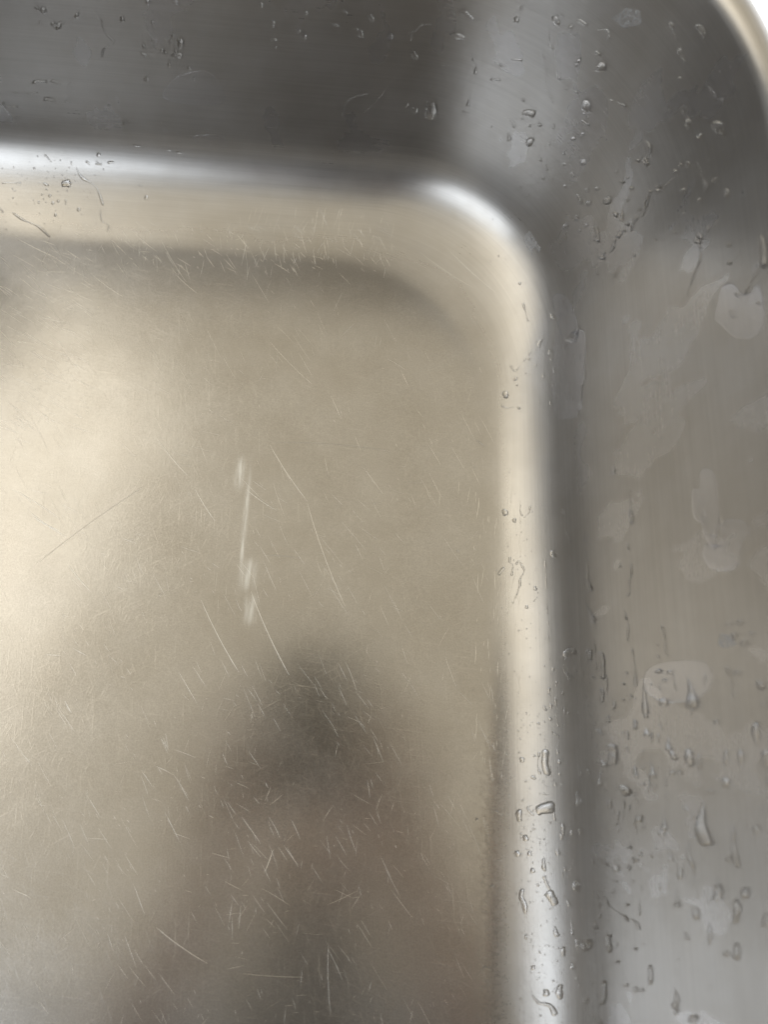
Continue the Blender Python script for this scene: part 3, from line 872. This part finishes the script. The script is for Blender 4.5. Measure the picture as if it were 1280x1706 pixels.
# milky residue left by dried water: a dull white crust, very thin but raised
def residue_mat():
    m = bpy.data.materials.new('milky_residue'); t = NT(m)
    o = t.add('ShaderNodeTexCoord').outputs['Object']
    n = t.noise(o, 900, 5, .7)
    a = t.ramp(n, .40, .66, .05, .55)
    t.link(a, t.bsdf.inputs['Alpha'])
    t.bsdf.inputs['Base Color'].default_value = (.62, .64, .68, 1)
    t.bsdf.inputs['Roughness'].default_value = .45
    return m
RES = residue_mat()
def patch(poly, label):
    pts = []
    Q = []
    for i, p in enumerate(poly):
        q = poly[(i+1) % len(poly)]
        for k in range(4):
            Q.append((p[0]+(q[0]-p[0])*k/4+rnd.uniform(-.8, .8), p[1]+(q[1]-p[1])*k/4+rnd.uniform(-.8, .8)))
    cx_ = sum(q[0] for q in Q)/len(Q); cy_ = sum(q[1] for q in Q)/len(Q)
    V = []; F = []; n = len(Q)
    for k, hh in ((1, 0), (.93, 5e-5), (.6, 5e-5), (.3, 5e-5)):
        for q in Q:
            R = ray(cx_+(q[0]-cx_)*k, cy_+(q[1]-cy_)*k)
            V.append(tuple(R[0]+R[1]*(hh-1e-5 if k == 1 else hh)))
    R = ray(cx_, cy_); V.append(tuple(R[0]+R[1]*5e-5))
    for i in range(3):
        for j in range(n):
            F.append((i*n+j, i*n+(j+1) % n, (i+1)*n+(j+1) % n, (i+1)*n+j))
    for j in range(n): F.append((3*n+j, 3*n+(j+1) % n, 4*n))
    o = mesh_obj('residue_spot', V, F, RES)
    tag(o, label, 'residue spot', 'milky spots of residue on the steel')
patch(PX(840, 240, 5.33, (165, 840, 230, 765, 270, 830, 300, 880, 330, 930, 315, 960, 285, 920, 262, 925, 250, 985, 205, 915)),
      'milky white splash of residue on the corner above the bright curve')
patch([(1020, 30), (1045, 12), (1068, 18), (1070, 40), (1040, 48)], 'pale milky smear near the top of the corner wall')
patch(PX(1040, 1020, 5.33, (850, 190, 960, 190, 980, 240, 1010, 290, 900, 320, 830, 290)), 'pale square smear high among the drops on the right wall')

# ------------------------------------------------------------------ scratches in the steel
def scratch_mat():
    m = bpy.data.materials.new('raw_scratched_steel'); t = NT(m)
    b = t.bsdf.inputs
    b['Metallic'].default_value = 1
    b['Base Color'].default_value = (.66, .635, .585, 1)
    b['Roughness'].default_value = .38
    return m
SCR = scratch_mat()
SV, SF = [], []
def scratch(x0, y0, x1, y1, w=.6, bend=0.):
    n = 2+int(math.hypot(x1-x0, y1-y0)/25)
    mx, my = (x0+x1)/2-(y1-y0)*bend, (y0+y1)/2+(x1-x0)*bend
    rows = []
    for i in range(n+1):
        f = i/n
        x = (1-f)**2*x0+2*f*(1-f)*mx+f*f*x1; y = (1-f)**2*y0+2*f*(1-f)*my+f*f*y1
        R = ray(x, y)
        if R is None: return
        rows.append(R)
    o_ = len(SV)
    for i, (p, nn) in enumerate(rows):
        q = rows[min(i+1, n)][0]-rows[max(i-1, 0)][0]
        sd = q.cross(nn).normalized()
        ww = w*.5*CW_PX*(.25 if i in (0, n) else 1)
        SV.append(tuple(p-sd*ww+nn*1e-6)); SV.append(tuple(p+nn*(ww*.28+4e-6))); SV.append(tuple(p+sd*ww+nn*1e-6))
    for i in range(n):
        a = o_+i*3
        SF.append((a, a+1, a+4, a+3)); SF.append((a+1, a+2, a+5, a+4))
def field(n, x0, x1, y0, y1, ang, spread, l0, l1, w0, w1, bend=.06, ok=None):
    for _ in range(n):
        x, y = rnd.uniform(x0, x1), rnd.uniform(y0, y1)
        if ok and not ok(x, y): continue
        a = math.radians(rnd.gauss(ang, spread)); l = l0+(l1-l0)*rnd.random()**2
        dx, dy = math.cos(a)*l/2, math.sin(a)*l/2
        scratch(x-dx, y-dy, x+dx, y+dy, rnd.uniform(w0, w1), rnd.gauss(0, bend*.35))
def onfloor(x, y): return noise.noise(Vector((x*.009, y*.009, 2))) > rnd.uniform(-.3, .35)
field(1200, 0, 815, 455, 1706, 61, 7, 6, 62, .16, .40, ok=onfloor)
field(600, 0, 815, 455, 1706, 100, 20, 4, 40, .16, .38, ok=onfloor)
field(400, 0, 700, 600, 1500, 22, 22, 4, 40, .2, .45, ok=onfloor)
field(160, 0, 150, 420, 720, 32, 10, 8, 60, .35, .8)
field(240, 60, 660, 372, 455, 60, 30, 5, 34, .35, .95)
field(60, 400, 640, 350, 440, 100, 14, 10, 46, .4, .9)
field(16, 380, 650, 1250, 1706, 116, 18, 6, 40, .18, .42)
field(16, 380, 650, 1380, 1706, 88, 9, 8, 60, .18, .4)
field(18, 380, 620, 1480, 1706, 4, 12, 8, 60, .18, .35)
field(90, 790, 870, 820, 1300, 92, 6, 8, 40, .35, .8)
for q in ((45, 850, 110, 895, 1.1), (55, 862, 100, 885, 1.4), (262, 732, 312, 792, 1.2), (325, 815, 358, 868, 1.3), (450, 742, 512, 835, 1.1), (512, 838, 575, 1010, 1.0),
          (418, 985, 482, 1125, 1.2), (335, 1000, 398, 1120, 1.0), (108, 1168, 118, 1187, 2.0), (112, 940, 150, 985, 1.1), (150, 455, 205, 495, 1.1), (25, 395, 95, 430, 1.2),
          (268, 400, 310, 470, .9), (520, 400, 530, 345, 1.1), (536, 365, 548, 352, 1.1), (500, 380, 512, 425, 1.0), (220, 385, 262, 420, 1.1), (100, 865, 20, 815, 1.0),
          (547, 1575, 551, 1690, .5), (440, 1455, 455, 1415, 1.1), (700, 420, 790, 480, 1.0), (742, 410, 830, 490, .9),
          (290, 455, 330, 490, .9), (450, 570, 520, 640, .8), (500, 930, 440, 925, .9)):
    scratch(*q[:4], q[4]*.72, bend=.04)
for q in ((452, 738, 650, 752, .9, -.05), (240, 810, 60, 940, .8, .03), (410, 815, 460, 850, .9, .05), (260, 1545, 345, 1605, .8, .05), (405, 1622, 505, 1628, .5, .03)):
    scratch(*q[:5], bend=q[5])
scr = mesh_obj('scratches', SV, SF, SCR, sink, smooth=False)
scr['kind'] = 'stuff'

# ------------------------------------------------------------------ dark tap form added out of the frame, sized to darken the floor's reflection
def tube(name, pts, rads, mat, parent):
    V = []; F = []; n = 20
    for i, p in enumerate(pts):
        p = Vector(p)
        t_ = (Vector(pts[min(i+1, len(pts)-1)])-Vector(pts[max(i-1, 0)])).normalized()
        a = t_.cross(Vector((0, 1, 0)) if abs(t_.y) < .9 else Vector((1, 0, 0))).normalized(); b_ = t_.cross(a)
        for k in range(n):
            an = 2*math.pi*k/n
            V.append(tuple(p+(a*math.cos(an)+b_*math.sin(an))*rads[i]))
    for i in range(len(pts)-1):
        for k in range(n): F.append((i*n+k, i*n+(k+1) % n, (i+1)*n+(k+1) % n, (i+1)*n+k))
    F.append(tuple(range(n-1, -1, -1))); F.append(tuple(range((len(pts)-1)*n, len(pts)*n)))
    return mesh_obj(name, V, F, mat, parent)
TAPM = plain('added_tap_black', (.02, .02, .022), .35)
tap = bpy.data.objects.new('added_tap', None); COL.objects.link(tap)
tap.location = (-.42, .49, zr)
tag(tap, 'added black tap form behind the sink, out of view, mirrored dark in the floor', 'added_tap')
tube('column', [(0, 0, 0), (0, 0, .012), (0, 0, .014), (0, 0, .30)], [.062, .062, .052, .048], TAPM, tap)
tube('spout', [(0, 0, .30)]+[(-.03-.10*(1-math.cos(a_)), -.02-.06*(1-math.cos(a_)), .30+.10*math.sin(a_)) for a_ in [i*math.pi/10 for i in range(11)]]+[(-.23, -.14, .24)],
     [.045]+[.03]*11+[.03], TAPM, tap)
tube('lever', [(.03, 0, .12), (.06, -.005, .13), (.12, -.01, .16)], [.012, .009, .007], TAPM, tap)
